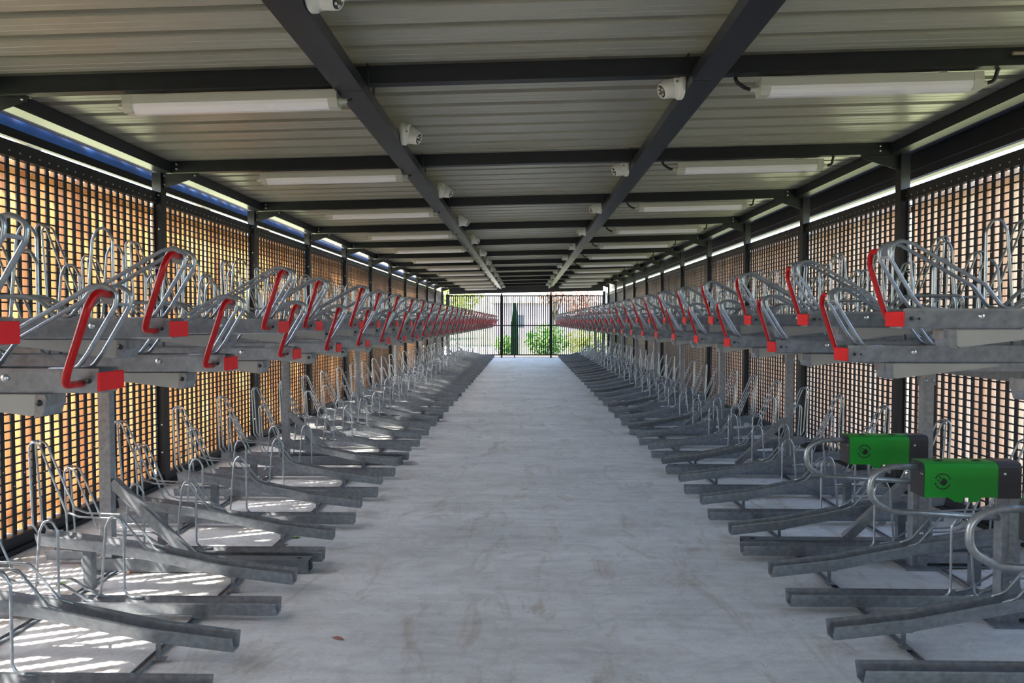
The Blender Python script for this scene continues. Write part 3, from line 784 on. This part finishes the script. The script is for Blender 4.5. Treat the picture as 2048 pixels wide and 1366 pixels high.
# ------------------------------------------------------------------ charging stands (right side)
def charger_kit():
    k = []
    # local: origin at post foot, -x towards the aisle, -y towards the camera
    bm = bmesh.new(); box(bm, -.045, .045, -.03, .03, .008, .66); box(bm, -.012, .012, -.033, -.030, .22, .62)
    k.append(('post', mesh('post', bm, 'galv'), None, None))
    bm = bmesh.new(); box(bm, -.11, .14, -.085, .07, 0, .008); box(bm, -.02, .42, -.035, .05, .03, .075); box(bm, .05, .42, -.05, .06, .008, .014)
    k.append(('base_plate', mesh('base_plate', bm, 'galv'), None, None))
    bm = bmesh.new()
    tube(bm, [(-.36, 0, .765), (-.57, 0, .765), (-.67, 0, .72), (-.67, 0, .60), (-.57, 0, .545), (-.03, 0, .515)], .0155, 12, .10, 7)
    k.append(('leaning_hoop', mesh('leaning_hoop', bm, 'galv'), None, None))
    # green cover: folded sheet, profile in (y,z) extruded along x
    bm = bmesh.new(); t = .003
    yo, z0, z1, x0, x1 = .062, .63, .80, -.44, -.09
    pts = [(-yo, z0), (-yo, z1-.025), (-yo+.008, z1-.008), (-yo+.025, z1), (yo-.025, z1), (yo-.008, z1-.008), (yo, z1-.025), (yo, z0)]
    inner = [(p[0]*(1-.04), p[1]-(t if p[1] > z0 else 0)) for p in pts]
    prism(bm, pts + inner[::-1], 'x', x0, x1)
    # hanging tab on the near face, with notch
    prism(bm, [(x0+.015+.10, z0+.001), (x0+.145, z0-.022), (x0+.185, z0-.022), (x0+.185, z0-.001), (x0+.21, z0-.001), (x0+.21, z0-.022), (x0+.25, z0-.022), (x0+.275, z0+.001)], 'y', -yo, -yo+t)
    k.append(('green_cover', mesh('green_cover', bm, 'green'), None, 'green powder coated cover'))
    bm = bmesh.new(); ox, oz, yy = x0+.085, .708, -yo-.0006
    for a0, a1 in ((.25, 2.75), (3.35, 5.9)):
        m_ = 14; ins = []; outs = []
        for j in range(m_+1):
            a = a0 + (a1-a0)*j/m_
            ins.append((ox+.0345*math.cos(a), oz+.0345*math.sin(a))); outs.append((ox+.0395*math.cos(a), oz+.0395*math.sin(a)))
        prism(bm, outs + ins[::-1], 'y', yy, yy+.0006)
    c, s = math.cos(-.6), math.sin(-.6)
    def rot(p): return (ox + 1.6*(p[0]*c - p[1]*s), oz + 1.6*(p[0]*s + p[1]*c))
    prism(bm, [rot(p) for p in ((-.004,-.010),(.008,-.010),(.013,-.005),(.013,.005),(.008,.010),(-.004,.010))], 'y', yy, yy+.0006)
    for q in (-.005, .005): prism(bm, [rot(p) for p in ((-.017,q-.0015),(-.007,q-.0015),(-.007,q+.0015),(-.017,q+.0015))], 'y', yy, yy+.0006)
    k.append(('plug_symbol', mesh('plug_symbol', bm, 'black'), 3, 'black ring with plug symbol'))
    bm = bmesh.new()
    pp_ = [(-yo-.001, z0-.004), (-yo-.001, z1-.024), (-yo+.007, z1-.006), (-yo+.025, z1+.002), (yo-.025, z1+.002), (yo-.007, z1-.006), (yo+.001, z1-.024), (yo+.001, z0-.004)]
    prism(bm, pp_, 'x', x1, x1+.11)
    k.append(('rear_housing', mesh('rear_housing', bm, 'charger_black'), None, 'black rear housing'))
    bm = bmesh.new(); prism(bm, [(p[0]*.93, min(p[1], z1-.006)) for p in pts], 'x', x0-.002, x0+.03); 
    k.append(('front_housing', mesh('front_housing', bm, 'charger_black'), None, 'black front end plate'))
    bm = bmesh.new()
    for xx in (x0+.09, x0+.27): box(bm, xx-.012, xx+.012, -.03, -.014, z1, z1+.005); box(bm, xx-.02, xx+.02, -.016, -.012, z1, z1+.003)
    k.append(('hinge', mesh('hinge', bm, 'charger_black'), 3, None))
    bm = bmesh.new(); lathe(bm, [(0,.004),(.005,.003),(.006,0)], 10, Matrix.Translation((x1+.03, -yo-.001, z1-.055)) @ Matrix.Rotation(math.pi/2, 4, 'X'))
    for q in (-.045, -.03): lathe(bm, [(0,.003),(.003,.002),(.0035,0)], 8, Matrix.Translation((x0-.002, q, z1-.06)) @ Matrix.Rotation(-math.pi/2, 4, 'Y'))
    k.append(('screw', mesh('screw', bm, 'bolt'), None, None))
    bm = bmesh.new(); box(bm, -.034, .03, -.036, -.030, .17, .235); lathe(bm, [(0,.012),(.010,.010),(.011,0)], 8, Matrix.Translation((0,-.036,.21)) @ Matrix.Rotation(math.pi/2, 4, 'X'))
    k.append(('latch_plate', mesh('latch_plate', bm, 'galv'), None, None))
    return k
ck = charger_kit()
for y, lb in ((4.13, 'green charging box on hoop stand, farthest of the three chargers'), (3.37, 'green charging box on hoop stand, middle of the three chargers'), (2.62, 'charging hoop stand cut by the right picture edge, nearest charger')):
    place(ck, None, 'charging_stand', (2.37, y, 0), 0, lb, 'charging stand', 'charging stands in the right row', False)

# ------------------------------------------------------------------ fallen leaves
bm = bmesh.new()
c0 = bm.verts.new((0,0,.004)); rim = [bm.verts.new((.028*math.cos(a)*(1 if abs(math.cos(a))<.9 else 1.35), .013*math.sin(a), .001+.006*abs(math.sin(a)))) for a in [k*math.pi/5 for k in range(10)]]
for k in range(10): bm.faces.new((c0, rim[k], rim[(k+1)%10]))
lg = mesh('leaf', bm, 'leaf_green'); lr = lg.copy(); lr.materials[0] = M['leaf_rust']
for i, (px, py, me, lb) in enumerate(((112, 1131, lg, 'green fallen leaf beside the left post foot'), (100, 1182, lg, 'green fallen leaf on the nearest left floor rail'), (342, 1047, lg, 'green fallen leaf by the left rear rail behind the first post'),
        (243, 1158, lr, 'brown fallen leaf between the left floor trays'), (385, 1233, lr, 'small brown leaf near the left front rail'), (584, 1083, lg, 'green fallen leaf behind the second left tray'), (1938, 1072, lr, 'brown leaf near the right screen behind chargers'), (668, 1290, lr, 'tiny brown leaf on the bare aisle concrete'))):
    Y = H*1365/(py-643); Xx = (px-1049)*Y/1365
    tag(obj('fallen_leaf', me, None, (Xx, Y, .001), i*1.3), lb, 'leaf', 'fallen leaves')

# ------------------------------------------------------------------ beyond the far end and the fences
def foliage(bm, c, rad, n, size, seed):
    rnd = random.Random(seed)
    for i in range(n):
        v = Vector((rnd.gauss(0,1), rnd.gauss(0,1), rnd.gauss(0,1))).normalized() * (rnd.random()**.4)
        p = Vector(c) + Vector((v.x*rad[0], v.y*rad[1], v.z*rad[2]))
        a = Vector((rnd.uniform(-1,1), rnd.uniform(-1,1), rnd.uniform(-1,1))).normalized(); b = a.orthogonal().normalized(); s = size*rnd.uniform(.6, 1.3)
        vs = [bm.verts.new(p + a*s), bm.verts.new(p + b*s*.5), bm.verts.new(p - a*s), bm.verts.new(p - b*s*.5)]
        bm.faces.new(vs)
def tree(name, loc, h, rad, mat, n, size, label, cat, seed, group='trees outside'):
    root = bpy.data.objects.new(name, None); COL.objects.link(root); root.location = loc; tag(root, label, cat, group)
    bm = bmesh.new(); foliage(bm, (0,0,h), rad, n, size, seed); 
    me = bpy.data.meshes.new('foliage'); bm.to_mesh(me); bm.free(); me.materials.append(M[mat]); obj('foliage', me, root)
    bm = bmesh.new(); tube(bm, [(0,0,0), (.05,.02,h*.5), (0,0,h)], .04+.02*h, 8)
    if h > 1.2: 
        for a in range(5): tube(bm, [(0,0,h*.55), (rad[0]*.5*math.cos(a*1.26), rad[1]*.5*math.sin(a*1.26), h+rad[2]*.2)], .05, 6)
    obj('trunk', mesh('trunk', bm, 'bark'), root)
G0 = -.13
bm = bmesh.new(); box(bm, -9, -1.2, YEND+1.2, YEND+14, G0, G0+.04)
struct('trim_3', mesh('outside_path', bm, 'paving'), 'pale path beyond the far left gate')
bm = bmesh.new(); box(bm, -1.9, 7, YEND-.35, YEND+3.2, G0, -.02)
struct('trim_4', mesh('planting_bed', bm, 'stone'), 'brown planting bed beyond the far gates')
tree('bush', (1.0, YEND+2.6, G0), .75, (1.0, .7, .75), 'leaf_green', 1500, .08, 'bright green bush behind the middle far gate', 'bush', 1, 'bushes beyond the gates')
tree('bush', (-.9, YEND+3.6, G0), .5, (.5, .5, .5), 'leaf_green', 900, .07, 'low green shrub behind the left half of the middle gate', 'bush', 2, 'bushes beyond the gates')
tree('bush', (2.9, YEND+3.4, G0), .7, (1.1, .8, .75), 'leaf_yellow', 1400, .08, 'yellow green bush behind the right far panel', 'bush', 3, 'bushes beyond the gates')
tree('bush', (5.0, YEND+6, G0), 1.0, (1.6, 1, 1.1), 'leaf_green', 1200, .1, 'rounded green bush at far right beyond the gates', 'bush', 4, 'bushes beyond the gates')
tree('garden_tree', (-5.2, YEND+16, G0), 3.6, (2.6, 2, 1.9), 'leaf_yellow', 3500, .13, 'yellow green tree beyond the left far panel', 'tree', 5, 'trees beyond the gates')
tree('garden_tree', (3.4, YEND+14, G0), 2.9, (1.2, 1, 1.0), 'leaf_rust', 500, .12, 'sparse rust coloured tree beyond the right far panel', 'tree', 6, 'trees beyond the gates')
tree('garden_tree', (1.6, YEND+9, G0), 3.0, (1.0, .8, .55), 'leaf_rust', 260, .10, 'thin branched tree seen above the bush behind the middle gate', 'tree', 8, 'trees beyond the gates')
# slim dark green conifer
root = bpy.data.objects.new('columnar_conifer', None); COL.objects.link(root); root.location = (-.44, YEND+2.2, G0); tag(root, 'tall slim dark green conifer standing behind the middle gate', 'conifer')
bm = bmesh.new(); rnd = random.Random(9)
for i in range(4200):
    z = rnd.random()*2.35; r_ = .12*(1-(z/2.35)**3)*rnd.uniform(.8,1.05)+.015; a = rnd.random()*6.283; p = Vector((r_*math.cos(a), r_*math.sin(a), z))
    d = Vector((math.cos(a)*.4, math.sin(a)*.4, 1)).normalized(); b_ = d.orthogonal().normalized(); vs = [bm.verts.new(p), bm.verts.new(p+d*.05+b_*.03), bm.verts.new(p+d*.10), bm.verts.new(p+d*.05-b_*.03)]; bm.faces.new(vs)
me = bpy.data.meshes.new('foliage'); bm.to_mesh(me); bm.free(); me.materials.append(M['leaf_dark']); obj('foliage', me, root)
bm = bmesh.new(); tube(bm, [(0,0,0),(0,0,2.1)], .05, 8); obj('trunk', mesh('trunk', bm, 'bark'), root)
# pale houses
for (x, y, wdt, dep, hh, lb) in ((-14, YEND+34, 13, 8, 5.2, 'pale rendered house far beyond the left gate panel'), (3, YEND+42, 12, 8, 5.6, 'pale rendered house far behind the middle gate'), (18, YEND+36, 10, 8, 4.6, 'pale rendered house far beyond the right gate panel')):
    root = bpy.data.objects.new('house', None); COL.objects.link(root); root.location = (x, y, G0); tag(root, lb, 'house', 'houses beyond the gates')
    bm = bmesh.new(); box(bm, -wdt/2, wdt/2, -dep/2, dep/2, 0, hh*.6); obj('wall', mesh('wall', bm, 'render_wall'), root)
    bm = bmesh.new(); prism(bm, [(-dep/2-.4, hh*.6), (dep/2+.4, hh*.6), (0, hh)], 'x', -wdt/2-.3, wdt/2+.3); obj('roof', mesh('roof', bm, 'paving'), root)
    for q in (-.3, 0, .3):
        bm = bmesh.new(); box(bm, q*wdt-.5, q*wdt+.5, -dep/2-.03, -dep/2+.02, 1.0, 2.2); obj('window', mesh('window', bm, 'window_dark'), root)
# trees along the left, dappling the sun and showing above the fence
for i, (x, y, hgt, rx) in enumerate(((-9.6, -1.5, 8.2, 2.3), (-10.4, 3.6, 9.2, 2.4), (-9.3, 8.6, 8.4, 2.2), (-10.3, 14.0, 9.4, 2.5), (-9.5, 20.0, 8.6, 2.3), (-10.0, 26.0, 9.0, 2.4))):
    tree('garden_tree', (x, y, G0), hgt, (rx, 2.5, 2.0), 'leaf_green', 2300 if i < 2 else 1000, .19, f'green leafy tree outside the left wall, {ordn(i)} from the camera', 'tree', 20+i, 'trees outside the left wall')
